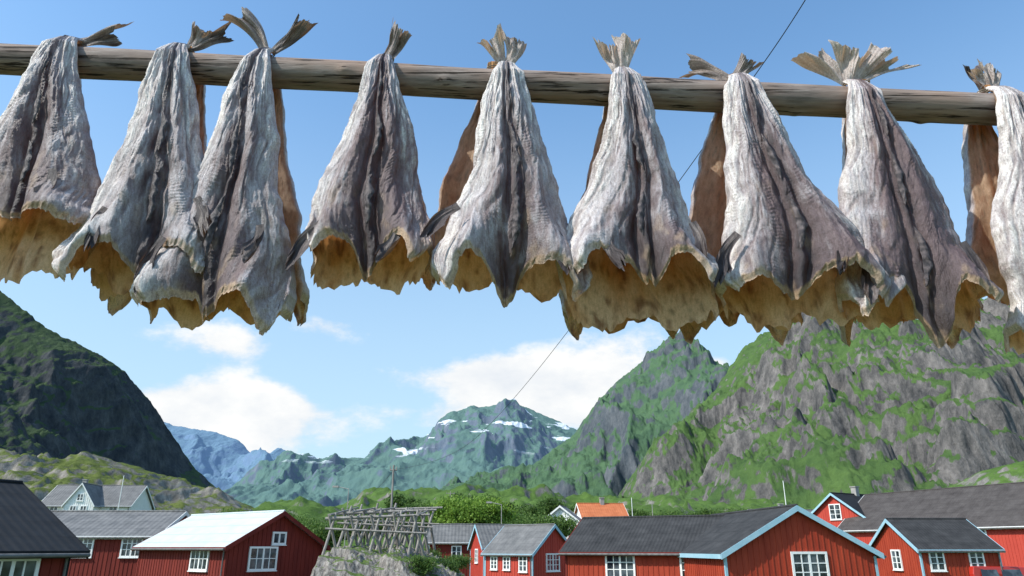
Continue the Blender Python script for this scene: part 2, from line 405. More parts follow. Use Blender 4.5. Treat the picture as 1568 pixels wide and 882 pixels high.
# ---------------------------------------------------------------- pole
def make_pole():
    pts = [pixel_to_world(px, float(PY_POLE(px)), POLE_Y) for px in (-600, 0, 400, 780, 1100, 1568, 2200)]
    xs = np.array([p[0] for p in pts]); zs = np.array([p[2] for p in pts])
    X = np.linspace(-3.1, 3.1, 700)[:, None]; zc = np.interp(X, xs, zs)
    a = np.linspace(0, 2*math.pi, 64, endpoint=False)[None, :]
    zc = zc+.008*perlin(X*1.5, 0*X, 1)
    r = POLE_R*(1+.05*perlin(X*1.3, 0*a, 3)+.04*perlin(X*2+np.cos(a), np.sin(a)*1.0, 5))
    r = r+.0022*ridged(X*1.2, a*6+.6*perlin(X*2, a, 2), 4, 4)
    for kx in (-1.15, -.55, -.22, .3, .93, 1.35):
        ka = 3.9+kx; r = r+.006*np.exp(-((X-kx)/.02)**2-((a-ka % 6.28)/.35)**2)
    P = np.stack(np.broadcast_arrays(X, POLE_Y-.0+np.cos(a)*r, zc+np.sin(a)*r), -1)
    o = obj('drying_rack_pole', mesh_from('drying_rack_pole', P.reshape(-1, 3), grid_faces(700, 64, True)), [M_POLE])
    mb = MB()
    for x in (-2.9, 2.9):
        zt = float(np.interp(x, xs, zs))
        mb.rod((x-.55, POLE_Y-.3, -.1), (x+.05, POLE_Y+.02, zt+.1), .07, .055, 12)
        mb.rod((x+.55, POLE_Y+.3, -.1), (x-.05, POLE_Y-.0, zt-.02), .07, .055, 12)
    mb.make('support_legs', [M_WOOD], o)
make_pole()

# ---------------------------------------------------------------- terrain & mountains
def hillmat(name, g1, g2, r1, r2, scale, slope=(.62, .82), haze=0.0, hz=(.30, .42, .58), snow=None, emis=0.0, bd=1.0, w=(.8, .8, .6)):
    t = NT(name); geo = t.n('ShaderNodeNewGeometry'); v = t.coord('Object')
    sx = t.n('ShaderNodeSeparateXYZ'); t.l(geo.outputs['Normal'], sx.inputs[0])
    n1 = t.noise(v, scale, 6, .62); n2 = t.noise(v, scale*6, 8, .72)
    n3 = t.noise(t.coord('Object', (1, .6, .30)), scale*12, 8, .75)
    s = t.math('ADD', sx.outputs[2], t.math('MULTIPLY', t.math('SUBTRACT', n1, .5), w[0]))
    s = t.math('ADD', s, t.math('MULTIPLY', t.math('SUBTRACT', n2, .5), w[1]))
    s = t.math('ADD', s, t.math('MULTIPLY', t.math('SUBTRACT', n3, .5), w[2]))
    k = t.mrange(s, slope[0], slope[1])
    g = t.ramp(n2, [(.3, g1), (.7, g2)]); r = t.ramp(n3, [(.34, r1), (.50, tuple((a+b)*.42 for a, b in zip(r1, r2))), (.68, r2)])
    c = t.mix(k, r, g)
    if snow:
        po = t.n('ShaderNodeSeparateXYZ'); t.l(geo.outputs['Position'], po.inputs[0])
        sv = t.noise(t.coord('Object', (.35, .35, 1.8)), scale*4.5, 4, .5)
        a = t.mrange(po.outputs[2], snow[0], snow[1])
        b = t.mrange(sv, snow[2], snow[2]+.02)
        c = t.mix(t.math('MULTIPLY', a, b), c, (.85, .87, .9))
    if haze: c = t.mix(haze, c, hz)  # distance haze painted into the base colour
    t.base(c, .95, .1)
    t.bump(t.math('ADD', n3, n2), 1.0, .034/scale*bd)
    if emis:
        t.b.inputs['Emission Color'].default_value = (*hz, 1); t.b.inputs['Emission Strength'].default_value = emis  # faint surface glow stands in for airlight
    return t.m

def mountain(name, crest, bf, mat, seed, lam, amp, nx=700, ny=240, prof=1.25, warp=.5, zb=0.0, back=.25, terr=.12, rough=1.0, cr=.09):
    pts = np.array([pixel_to_world(*c) for c in crest]); pts = pts[np.argsort(pts[:, 0])]
    x0, x1 = pts[0, 0], pts[-1, 0]
    x = np.linspace(x0, x1, nx)[None, :]
    t = np.concatenate([np.linspace(0, 1, int(ny*.85), endpoint=False), np.linspace(1, 1+back, ny-int(ny*.85))])[:, None]
    yc = np.interp(x, pts[:, 0], pts[:, 1])
    y = yc*bf+(yc-yc*bf)*t
    zr = pts[:, 2].max()
    far = 1-np.clip(t, 0, 1)
    xw = x+warp*lam*far*fbm(x/lam/1.3, y/lam/1.3, seed, 3)*1.8
    zc = np.interp(xw, pts[:, 0], pts[:, 2])
    pr = np.where(t <= 1, np.clip(t, 0, 1)**prof, 1-((t-1)/back)*.5)
    z = (zc-zb)*pr+zb
    hfac = np.clip((zc-zb)/(zr*.5), .1, 1)
    env = sstep(0, .12, t)*(1-.92*sstep(.76, .98, t))*hfac
    wx = .35*fbm(x/lam*1.5, y/lam*1.5, seed+9, 3)
    N = (ridged(x/lam+seed+wx, y/lam/1.5, seed, 5, .48)-.40)*1.3
    N = N+.36*rough*(ridged(x/lam*2.7+wx*2, y/lam*1.5+wx, seed+3, 6, .55)-.42)
    N = N+.15*rough*(ridged(x/lam*7.5+wx*4, y/lam*5.5, seed+6, 5, .6)-.42)
    z = z+amp*N*env
    st = lam*.15; q = (z+lam*.45*fbm(x/lam*1.4, y/lam*1.4, seed+7, 4))/st
    z = z+st*terr*np.sin(2*math.pi*q)*env*(.1+sstep(0, .3, fbm(x/lam, y/lam, seed+40, 2)))
    z = z+.05*rough*amp*fbm(x/lam*20, y/lam*16, seed+2, 4, .6)*hfac+cr*amp*(ridged(x/lam*7, 0*y, seed, 5, .55)-.5)*sstep(.85, 1, t)*hfac
    P = np.stack(np.broadcast_arrays(x, y, z), -1)
    return obj(name, mesh_from(name, P.reshape(-1, 3), grid_faces(len(t), nx)), [mat])

G1, G2 = (.038, .078, .017), (.105, .178, .038)
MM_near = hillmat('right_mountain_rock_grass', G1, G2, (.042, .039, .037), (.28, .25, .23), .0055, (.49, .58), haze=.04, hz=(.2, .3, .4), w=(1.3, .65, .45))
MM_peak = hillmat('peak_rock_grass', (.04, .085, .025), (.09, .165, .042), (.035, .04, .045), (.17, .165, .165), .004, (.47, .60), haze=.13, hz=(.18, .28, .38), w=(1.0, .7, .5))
MM_far = hillmat('far_range_rock_haze', (.04, .095, .035), (.08, .15, .055), (.035, .045, .06), (.17, .165, .18), .0022, (.52, .70), haze=.28, hz=(.16, .25, .37), snow=(390, 460, .60), emis=.14, bd=.5)  # haze of distance is in the colour and emission
MM_haze = hillmat('haze_blue_range', (.05, .085, .08), (.07, .12, .10), (.05, .075, .11), (.14, .17, .22), .0018, (.6, .8), haze=.5, hz=(.16, .27, .43), emis=.28, bd=.4)  # blue is painted distance haze, plus a faint glow for airlight
MM_left = hillmat('left_mountain_rock_grass', (.024, .044, .013), (.065, .098, .028), (.018, .019, .021), (.115, .115, .11), .008, (.58, .70), haze=.04, w=(1.2, .7, .5))  # rock and grass darkened: the slope's shade is in the colour
MM_hill = hillmat('hill_heath', (.05, .08, .018), (.14, .165, .045), (.13, .115, .095), (.38, .35, .31), .06, (.70, .90), bd=.6)

mountain('mountain', [(-700, 380, 800), (-300, 420, 850), (0, 450, 900), (45, 485, 910), (75, 510, 920), (130, 535, 950), (180, 560, 980), (210, 590, 1000), (235, 625, 1020), (265, 672, 1050), (300, 722, 1080), (335, 752, 1100), (420, 800, 1120)], .50, MM_left, 3, 200, 80, prof=.9, cr=.05)
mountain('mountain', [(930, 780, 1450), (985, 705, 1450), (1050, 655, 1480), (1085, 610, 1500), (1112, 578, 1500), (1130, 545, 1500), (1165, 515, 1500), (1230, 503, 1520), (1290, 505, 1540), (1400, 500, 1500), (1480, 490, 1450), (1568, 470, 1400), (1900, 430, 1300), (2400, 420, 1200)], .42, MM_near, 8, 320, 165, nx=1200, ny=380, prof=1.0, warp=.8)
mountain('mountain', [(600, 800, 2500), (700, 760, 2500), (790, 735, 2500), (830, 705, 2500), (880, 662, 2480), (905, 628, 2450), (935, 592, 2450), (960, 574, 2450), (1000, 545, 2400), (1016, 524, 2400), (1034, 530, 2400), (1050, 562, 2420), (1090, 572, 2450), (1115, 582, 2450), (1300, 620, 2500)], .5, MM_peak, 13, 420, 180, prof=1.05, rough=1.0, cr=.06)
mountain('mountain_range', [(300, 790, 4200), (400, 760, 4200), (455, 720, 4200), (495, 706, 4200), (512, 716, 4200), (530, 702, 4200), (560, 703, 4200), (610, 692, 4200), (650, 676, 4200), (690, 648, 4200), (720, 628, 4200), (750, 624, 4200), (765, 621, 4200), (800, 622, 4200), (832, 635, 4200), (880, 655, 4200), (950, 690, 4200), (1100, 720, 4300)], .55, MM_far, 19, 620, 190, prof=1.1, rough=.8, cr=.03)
mountain('mountain_range', [(100, 600, 6500), (200, 625, 6500), (262, 652, 6500), (330, 664, 6500), (366, 676, 6500), (385, 698, 6500), (408, 698, 6500), (425, 686, 6500), (440, 692, 6500), (458, 717, 6500), (520, 735, 6500), (700, 760, 6500)], .6, MM_haze, 23, 900, 240, prof=1.1, ny=200, rough=.8, cr=.08)
mountain('hill', [(-500, 700, 190), (-100, 705, 185), (0, 712, 185), (100, 704, 190), (200, 712, 195), (250, 729, 200), (300, 745, 205), (390, 778, 210), (440, 792, 215), (520, 805, 220), (620, 812, 225)], .50, MM_hill, 31, 30, 7, nx=600, ny=180, prof=.8, zb=1)
mountain('hill', [(330, 800, 300), (430, 790, 300), (520, 782, 300), (600, 766, 300), (680, 758, 290), (760, 762, 280), (850, 768, 280), (950, 776, 290), (1080, 782, 290), (1250, 782, 290), (1400, 770, 290), (1460, 745, 280), (1500, 725, 270), (1568, 706, 260), (1800, 690, 250), (2300, 680, 240)], .45, hillmat('green_lowland', (.045, .085, .02), (.10, .17, .04), (.12, .11, .10), (.3, .28, .26), .05, (.60, .8), bd=.5), 37, 40, 8, nx=700, ny=160, prof=.8, zb=2)

def ground():
    r = np.concatenate([[0.01], np.geomspace(1.0, 14000, 150)])[:, None]; a = np.linspace(0, 2*math.pi, 256, endpoint=False)[None, :]
    x = r*np.sin(a); y = r*np.cos(a)
    z = .15*fbm(x/9, y/9, 1, 4)*sstep(2, 8, r)+3.2*sstep(50, 95, y)
    P = np.stack(np.broadcast_arrays(x, y, z), -1)
    t = NT('grass_ground'); v = t.coord('Object')
    n = t.noise(v, .5, 8, .7); n2 = t.noise(v, 12, 6, .7)
    c = t.mix(t.mrange(n, .5, .62), t.ramp(n2, [(.3, (.045, .085, .02)), (.7, (.11, .16, .04))]), t.ramp(n2, [(.3, (.13, .12, .10)), (.7, (.28, .26, .23))]))
    t.base(c, .95, .1); t.bump(n2, .6, .05)
    obj('ground', mesh_from('ground', P.reshape(-1, 3), grid_faces(151, 256, True)), [t.m])
ground()

# rock outcrop
def outcrop():
    x = np.linspace(-11, -1.2, 320)[None, :]; y = np.linspace(27.5, 41, 400)[:, None]
    top = np.interp(x, [-11, -9.3, -8.6, -8.2, -7, -5.5, -4.2, -3.2, -2.4, -1.2], [.0, .3, 1.7, 2.85, 3.15, 3.05, 2.9, 2.5, 1.9, .6])
    wxy = .8*fbm(x/2.5, y/2.5, 5, 3)
    e = sstep(28.5, 33.5, y+2.0*wxy)*(1-.5*sstep(38, 41, y))
    h = top*e
    h = h+(ridged(x/2.4+wxy, y/1.6, 3, 6, .6)-.5)*.75*e+.22*fbm(x*1.5, y*1.5, 4, 5, .6)*e
    q = h/.5+.35*x+.6*fbm(x/2, y/2, 8, 3); fr = q-np.floor(q)
    h = h+.5*.5*(sstep(.25, .75, fr)-fr)*e
    h = h+.10*(ridged(x*1.3, y*1.3, 7, 4, .6)-.5)*e
    P = np.stack(np.broadcast_arrays(x, y, h-.05), -1)
    m = hillmat('outcrop_rock', (.05, .085, .02), (.12, .17, .05), (.06, .052, .048), (.46, .42, .38), .7, (.76, .88), bd=.8)
    obj('rock_outcrop', mesh_from('rock_outcrop', P.reshape(-1, 3), grid_faces(400, 320)), [m])
outcrop()

# ---------------------------------------------------------------- houses
def house(name, o, d, L, W, ze, zr, wall, roof, trim, wins=(), zb=-.3, chim=None, bsp=.24, ov=.3, door=None):
    """o: local origin corner, d: ridge direction; z given relative to eye height"""
    ze += CZ; zr += CZ
    ang = math.atan2(d[1], d[0])
    e = empty(name, (o[0], o[1], 0), ang)
    w = MB()
    w.poly([(0,0,zb),(L,0,zb),(L,0,ze),(0,0,ze)]); w.poly([(L,W,zb),(0,W,zb),(0,W,ze),(L,W,ze)])
    w.poly([(0,W,zb),(0,0,zb),(0,0,ze),(0,W/2,zr),(0,W,ze)]); w.poly([(L,0,zb),(L,W,zb),(L,W,ze),(L,W/2,zr),(L,0,ze)])
    def zt(s): return ze+(zr-ze)*(1-abs(s-W/2)/(W/2))
    s = .12
    while s < L-.05:
        w.box((s, -.022, zb), (s+.05, -.001, ze)); w.box((s, W+.001, zb), (s+.05, W+.022, ze)); s += bsp
    s = .12
    while s < W-.08:
        z1 = min(zt(s), zt(s+.05))-.02
        w.box((-.022, s, zb), (-.001, s+.05, z1)); w.box((L+.001, s, zb), (L+.022, s+.05, z1)); s += bsp
    w.make('walls', [wall], e, fix=False)
    sl = (zr-ze)/(W/2); r = MB(); th = .09; g = ov
    zE = ze-ov*sl
    r.hexa([(-g,-ov,zE+.02),(L+g,-ov,zE+.02),(L+g,W/2,zr+.02),(-g,W/2,zr+.02),(-g,-ov,zE+.02+th),(L+g,-ov,zE+.02+th),(L+g,W/2,zr+.02+th),(-g,W/2,zr+.02+th)])
    r.hexa([(-g,W/2+.002,zr+.02),(L+g,W/2+.002,zr+.02),(L+g,W+ov,zE+.02),(-g,W+ov,zE+.02),(-g,W/2+.002,zr+.02+th),(L+g,W/2+.002,zr+.02+th),(L+g,W+ov,zE+.02+th),(-g,W+ov,zE+.02+th)])
    r.make('roof', [roof], e)
    rc = MB(); rc.rod((-g, W/2, zr+th+.03), (L+g, W/2, zr+th+.03), .06, n=8); rc.make('ridge_cap', [roof], e)
    t = MB()
    for x0, x1 in ((-g-.035, -g-.003), (L+g+.003, L+g+.035)):
        for ya, za, yb, zb2 in ((-ov, zE, W/2, zr), (W/2+.002, zr, W+ov, zE)):
            t.hexa([(x0,ya,za-.10),(x1,ya,za-.10),(x1,yb,zb2-.10),(x0,yb,zb2-.10),(x0,ya,za+.12),(x1,ya,za+.12),(x1,yb,zb2+.12),(x0,yb,zb2+.12)])
    t.box((-g, -ov-.03, zE-.07), (L+g, -ov-.003, zE+.10)); t.box((-g, W+ov+.003, zE-.07), (L+g, W+ov+.03, zE+.10))
    for (cx, cy) in ((-.03, -.03), (L-.07, -.03), (-.03, W-.07), (L-.07, W-.07)):
        t.box((cx, cy, zb), (cx+.10, cy+.10, ze-.1))
    t.make('barge_boards', [trim], e)
    gut = MB(); gut.rod((-g, -ov-.07, zE+.0), (L+g, -ov-.07, zE+.0), .05, n=8); gut.rod((L-.1, -.08, zb), (L-.1, -.08, zE), .035, n=8)
    gut.make('gutter', [M_GREYR], e)
    wf = MB()
    def fb(face, s0, s1, o0, o1, z0, z1, m):
        def p(s, oo, z):
            return {'f': (s, -oo, z), 'b': (s, W+oo, z), '0': (-oo, s, z), '1': (L+oo, s, z)}[face]
        wf.hexa([p(s0,o0,z0),p(s1,o0,z0),p(s1,o1,z0),p(s0,o1,z0),p(s0,o0,z1),p(s1,o0,z1),p(s1,o1,z1),p(s0,o1,z1)], m)
    for wi in wins:
        face, sc, zc, ww, wh, nc, nr = wi[:7]; zc += CZ
        s0, s1, z0, z1 = sc-ww/2, sc+ww/2, zc-wh/2, zc+wh/2; f = .09
        fb(face, s0-f, s0, 0.0, .07, z0-f, z1+f, 0); fb(face, s1, s1+f, 0.0, .07, z0-f, z1+f, 0)
        fb(face, s0, s1, 0.0, .068, z1, z1+f, 0); fb(face, s0, s1, 0.0, .068, z0-f, z0, 0)
        fb(face, s0-.12, s1+.12, 0.0, .11, z0-f-.04, z0-f-.002, 0)
        fb(face, s0, s1, .024, .034, z0, z1, 1)
        for i in range(1, nc):
            q = s0+ww*i/nc; hwid = .045 if (nc % 2 == 0 and i == nc//2) else .02
            fb(face, q-hwid, q+hwid, .035, .06, z0, z1, 0)
        for j in range(1, nr):
            q = z0+wh*j/nr; fb(face, s0, s1, .0355, .055, q-.018, q+.018, 0)
    if wins: wf.make('windows', [M_WHITE, M_GLASS], e)
    if chim:
        c = MB(); c.box((chim-.25, W/2-.25, zr-.4), (chim+.25, W/2+.25, zr+.75)); c.box((chim-.31, W/2-.31, zr+.75), (chim+.31, W/2+.31, zr+.84)); c.make('chimney', [M_CONC], e)
    return e

house('red_cabin', (-15.1, 12.8), (.45, .9), 8, 6.6, -.02, 1.68, M_REDD, M_BLACK, M_BLACK, [('f', 6.6, -.75, 1.1, .9, 4, 2)])
house('red_boathouse', (-30, 42), (1, 0), 10.3, 6, .62, 1.95, M_REDD, M_GREYR, M_WHITE, [('f', 6.4, .08, 1.0, .95, 4, 3), ('f', 9.1, .08, 1.0, .95, 4, 3), ('f', 3.4, .08, 1.0, .95, 4, 3)], ov=.2)
house('red_cabin', (-19.3, 39.7), (.8, -.6), 7.8, 5.46, .10, 1.60, M_REDD, M_WROOF, M_REDD, [('f', 5.7, -.47, 1.35, .9, 4, 2), ('1', 1.95, -.47, 1.4, .9, 4, 2), ('1', 2.75, .45, .62, .42, 2, 1)], ov=.28)
house('red_cabin', (2.6, 37), (.906, -.42), 10, 6.6, -.16, 1.38, M_RED, M_SLATE, M_REDD, [('f', 2.7, -.78, 1.25, .95, 4, 3), ('f', 6.2, -.78, 1.25, .95, 4, 3)], ov=.25)
house('red_cabin', (14.35, 30.3), (-.1, 1), 9, 6.15, -.20, 1.48, M_RED, M_SLATE, M_BLUE, [('0', 2.75, -.72, 1.3, 1.0, 4, 3)], ov=.22)
house('red_house', (31, 66), (.85, .53), 10, 5.9, 2.55, 4.65, M_REDB, M_BLACK, M_BLUE, [('0', 2.9, 3.1, 1.0, 1.2, 2, 3)], chim=3.5)
house('red_cabin', (22.9, 43), (1, .05), 4.6, 5.2, -.05, 1.55, M_RED, M_SLATE, M_BLUE, [('0', 2.4, -.65, .8, .95, 2, 3), ('f', .9, -.65, .7, .95, 2, 3), ('f', 3.2, -.65, .7, .95, 2, 3)], ov=.2)
house('red_warehouse', (29, 67), (.4, -.92), 26, 8, 1.55, 4.5, M_REDB, M_BROWNR, M_WHITE, [('f', 12.7, .75, 1.0, 1.1, 4, 4), ('f', 17.5, .75, 1.0, 1.1, 4, 4), ('f', 7.5, .75, 1.0, 1.1, 4, 4)])
house('red_cabin', (-1.85, 53), (.72, -.69), 4.4, 4.2, -.30, 1.40, M_REDB, M_GREYR, M_BLUE, [('f', .9, -.95, .5, .7, 2, 3), ('f', 2.1, -.95, .5, .7, 2, 3), ('f', 3.6, -.95, .6, .9, 2, 3), ('1', 2.0, -.9, 1.2, .95, 4, 3)], ov=.2)
house('red_cabin', (-2.2, 60), (.95, .3), 5, 4.2, .05, 1.7, M_REDB, M_GREYR, M_BLUE, [('0', 2.1, -.6, .7, .9, 2, 3)], ov=.2)
house('red_cabin', (-7.2, 66), (1, 0.05), 4, 4, .5, 1.9, M_REDD, M_GREYR, M_WHITE, [('f', 2.4, -.3, .7, .8, 2, 2)], ov=.2)
house('white_house', (8.8, 92), (1, .15), 5.5, 5, 3.3, 5.2, M_WHITE, M_ORNG, M_WHITE, [('f', 1.6, 2.4, .8, .9, 2, 2), ('f', 4, 2.4, .8, .9, 2, 2)], chim=3)
house('white_house', (7.6, 86), (.25, 1), 4, 4.2, 2.9, 4.5, M_WHITE, M_GREYR, M_WHITE, [('0', 2.1, 2.3, .8, .9, 2, 2)])
house('grey_boathouse', (14, 78), (1, .0), 14, 7, 1.2, 3.0, M_REDD, M_GREYR, M_WHITE)
house('grey_boathouse', (30, 90), (1, .1), 9, 7, 2.6, 4.4, M_WHITE, M_GREYR, M_WHITE, chim=4)
v = house('white_villa', (-57.8, 92), (1, .08), 10.5, 7, 5.0, 7.5, M_WHITE, M_GREYR, M_WHITE, [('f', 1.6, 4.3, .8, 1.0, 2, 2), ('f', 8.6, 4.3, .8, 1.0, 2, 2)], zb=2.5, chim=3)
cg = house('cross_gable', (6.9, -1.6), (0, 1), 5.5, 3.4, 5.0, 7.4, M_WHITE, M_GREYR, M_WHITE, [('0', 1.1, 4.3, .6, .9, 2, 2), ('0', 2.3, 4.3, .6, .9, 2, 2), ('0', 1.7, 5.8, .6, .7, 2, 2)], zb=2.5, ov=.2)
cg.parent = v

# ---------------------------------------------------------------- racks, poles, cable
def rack():
    mb = MB(); rr = random.Random(4)
    for row, (y0, zbase) in enumerate(((34.8, 3.25), (36.6, 3.55), (38.4, 3.75))):
        xs = [-8.2+i*.95+row*.12 for i in range(5)]
        for x in xs:
            j = lambda: rr.uniform(-.13, .13)
            mb.rod((x-.36+j(), y0-.5, zbase-1.0), (x+.14+j(), y0+.1, zbase+1.50+j()), .075, .055)
            mb.rod((x+.42+j(), y0+.5, zbase-1.0), (x-.14+j(), y0-.1, zbase+1.45+j()), .075, .055)
            if rr.random() < .6: mb.rod((x-.4+j(), y0+.1, zbase-.6), (x+.4, y0, zbase+1.2), .05, .04)
        mb.rod((xs[0]-.4, y0, zbase+1.22), (xs[-1]+.6, y0, zbase+1.40), .08, .05)
        mb.rod((xs[0]-.3, y0-.35, zbase+.78), (xs[-1]+.5, y0-.35, zbase+.58), .05, .04)
    for k in range(5):
        x = -8.3+k*1.0; mb.rod((x, 34.3, 4.70+rr.uniform(-.1, .08)), (x+.3, 39, 5.2+rr.uniform(-.08, .05)), .05, .035)
    mb.make('fish_drying_rack', [M_WOOD])
rack()
def mast(name, px, pytop, pybot, Y, r=.06, cross=0, mat=M_WOOD, lamp=False):
    x, y, zt = pixel_to_world(px, pytop, Y)
    e = MB(); e.rod((0, 0, -.2), (0, 0, zt), r, r*.6, 10)
    if cross:
        e.rod((-cross, 0, zt-.3), (cross, 0, zt-.3), .04); 
        for q in (-cross*.85, 0, cross*.85): e.rod((q, 0, zt-.28), (q, 0, zt-.1), .03)
    if lamp:
        e.rod((0, 0, zt-.05), (-.9, 0, zt+.15), .03); e.box((-1.35, -.12, zt+.08), (-.85, .12, zt+.22), 1)
    o = e.make(name, [mat, M_CONC]); o.location = (x, y, 0); return o
mast('utility_pole', 603, 712, 800, 45, .09, .22)
mast('utility_pole', 690, 752, 800, 100, .1, .6)
mast('street_lamp', 534, 748, 790, 62, .05, lamp=True, mat=M_CONC)
mast('flagpole', 190, 728, 790, 80, .06, mat=M_WHITE)
mast('flagpole', 1199, 736, 790, 75, .06, mat=M_WHITE)
mast('flagpole', 967, 762, 790, 90, .06, mat=M_WHITE)
mast('flagpole', 998, 766, 790, 90, .06, mat=M_CONC)
mast('street_lamp', 768, 772, 800, 66, .05, lamp=True, mat=M_CONC)

def cable(name, pts, r):
    cu = bpy.data.curves.new(name, 'CURVE'); cu.dimensions = '3D'; cu.bevel_depth = r; cu.bevel_resolution = 2
    s = cu.splines.new('NURBS'); s.points.add(len(pts)-1)
    for i, p in enumerate(pts): s.points[i].co = (*p, 1)
    s.use_endpoint_u = True; s.order_u = 4; s.resolution_u = 12
    o = bpy.data.objects.new(name, cu); scene.collection.objects.link(o)
    t = NT('cable_rubber'); t.base((.02, .02, .022), .6); cu.materials.append(t.m); return o
cable('overhead_cable', [(5.0, 1.0, 11.6), (4.5, 5, 10.9)]+[pixel_to_world(*p) for p in ((1238, 0, 8), (1168, 98, 9.8), (1045, 272, 12.6), (862, 520, 20), (760, 645, 28), (690, 708, 38), (603, 719, 45))], .0075)
p0 = pixel_to_world(603, 719, 45)
cable('overhead_cable', [p0, (-10, 55, 7.0), (-12.5, 62, 7.2)], .012)
def fence():
    mb = MB()
    for i in range(14):
        x = -13+i*.9; mb.rod((x, 33.0, 0), (x, 33.0, 1.95), .04)
    mb.box((-13, 32.93, 1.78), (-1.2, 32.965, 1.9)); mb.box((-13, 32.93, 1.3), (-1.2, 32.965, 1.42))
    mb.make('wooden_fence', [M_WOOD])
fence()

# ---------------------------------------------------------------- trees
def leafmat(name, c1, c2):
    t = NT(name); at = t.n('ShaderNodeAttribute', attribute_name='lv')
    c = t.ramp(at.outputs['Fac'], [(.0, c1), (1, c2)]); t.base(c, .6, .3)
    tr = t.n('ShaderNodeBsdfTranslucent'); t.l(c, tr.inputs[0]); mx = t.n('ShaderNodeMixShader'); mx.inputs[0].default_value = .42
    t.l(t.b.outputs[0], mx.inputs[1]); t.l(tr.outputs[0], mx.inputs[2]); t.l(mx.outputs[0], t.out.inputs[0]); return t.m
LEAF = [leafmat('birch_leaves', (.13, .24, .035), (.28, .42, .07)), leafmat('dark_leaves', (.045, .095, .020), (.12, .20, .045)), leafmat('willow_leaves', (.06, .12, .025), (.15, .24, .055))]
M_BARK = weathered('bark', (.12, .1, .085), (.3, .28, .25), 5)
def tree_mesh(seed, rx, rz, n=3600, leaf=.2, H=3.0):
    rs = np.random.RandomState(seed)
    nc = 34
    cc = rs.normal(size=(nc, 3)); cc /= np.linalg.norm(cc, axis=1)[:, None]; cc *= (rs.uniform(.35, 1, nc)**.6)[:, None]
    cc *= np.array([rx, rx, rz]); cc[:, 2] += H
    cr = rs.uniform(.16, .34, nc)*rx
    idx = rs.randint(0, nc, n)
    p = cc[idx]+rs.normal(size=(n, 3))*cr[idx][:, None]*np.array([.75, .75, .55])
    p = p[p[:, 2] > .15]; n = len(p)
    a = rs.normal(size=(n, 3)); a /= np.linalg.norm(a, axis=1)[:, None]
    b = rs.normal(size=(n, 3)); b -= a*(a*b).sum(1)[:, None]; b /= np.linalg.norm(b, axis=1)[:, None]
    sz = leaf*rs.uniform(.5, 1.1, n)[:, None]
    V = np.stack([p-a*sz, p-b*sz*.6, p+a*sz, p+b*sz*.6], 1).reshape(-1, 3)
    F = np.arange(4*n).reshape(-1, 4)
    me = mesh_from('crown', V, F)
    at = me.attributes.new('lv', 'FLOAT', 'POINT'); lv = np.clip(rs.uniform(0, .5, nc)[idx[:n]]+rs.uniform(0, .5, n), 0, 1)
    at.data.foreach_set('value', np.repeat(lv, 4).astype(np.float32)); return me, cc
TM = []
for k, (rx, rz, H, lf, sd, mi) in enumerate([(1.5, 1.5, 2.2, .14, 1, 0), (1.6, 2.2, 3.2, .18, 2, 1), (2.0, 1.2, 1.3, .16, 3, 2), (1.4, 1.8, 2.6, .17, 4, 1)]):
    me, cc = tree_mesh(sd, rx, rz, 4200, lf, H); me.materials.append(LEAF[mi])
    mb = MB(); rr = random.Random(k)
    mb.rod((0, 0, -3), (.05, 0, H*.6), .14, .09, 10); mb.rod((.05, 0, H*.6), (0, .05, H+rz*.6), .09, .03, 8)
    for c in cc[:12]: mb.rod((.03, 0, H*rr.uniform(.35, .8)), tuple(c), .05, .012, 6)
    tmp = mb.make('trunk', [M_BARK]); tm = tmp.data; bpy.data.objects.remove(tmp)
    TM.append((me, tm))
def tree(name, kind, px, pytop, Y, sc, rot=0.0):
    tops = [3.9, 5.6, 2.7, 4.6]
    x, y, z = pixel_to_world(px, pytop, Y); e = empty(name, (x, y, z-tops[kind]*sc), rot); e.scale = (sc, sc, sc)
    for nm, m in (('crown', TM[kind][0]), ('trunk', TM[kind][1])):
        o = bpy.data.objects.new(nm, m); scene.collection.objects.link(o); o.parent = e
rr = random.Random(9)
for px in (688, 704, 722, 740, 756): tree('birch_tree', 0, px, 753+rr.uniform(-2, 8), 72+rr.uniform(-1.5, 1.5), 1.12, rr.uniform(0, 6))
for px in range(612, 920, 17): tree('alder_tree' if px % 2 else 'willow_shrub', rr.choice([1, 2, 3]), px+rr.uniform(-5, 5), 757+rr.uniform(-4, 16)+ (16 if px > 850 else 0), 105+rr.uniform(-4, 14), rr.uniform(.9, 1.3), rr.uniform(0, 6))
for px in range(640, 860, 24): tree('willow_shrub', 2, px+rr.uniform(-6, 6), 784+rr.uniform(-4, 8), 84+rr.uniform(-4, 4), rr.uniform(.8, 1.1), rr.uniform(0, 6))
for px in range(950, 1260, 26): tree('willow_shrub', 2, px+rr.uniform(-6, 6), 778+rr.uniform(-4, 8), 125+rr.uniform(-8, 8), rr.uniform(.9, 1.2), rr.uniform(0, 6))
for px, py, Y in ((430, 778, 120), (455, 786, 110), (478, 790, 100), (500, 796, 90), (395, 780, 130), (360, 776, 130), (560, 786, 90), (585, 780, 95), (520, 790, 95), (540, 782, 105), (620, 772, 95), (640, 768, 95), (655, 764, 95)): tree('willow_shrub', 2, px, py, Y, 1.1, rr.uniform(0, 6))
for px, py, Y in ((655, 836, 38), (680, 850, 36), (628, 838, 40), (700, 846, 45), (640, 846, 33), (600, 838, 39)): tree('willow_shrub', 2, px, py, Y, .35, rr.uniform(0, 6))

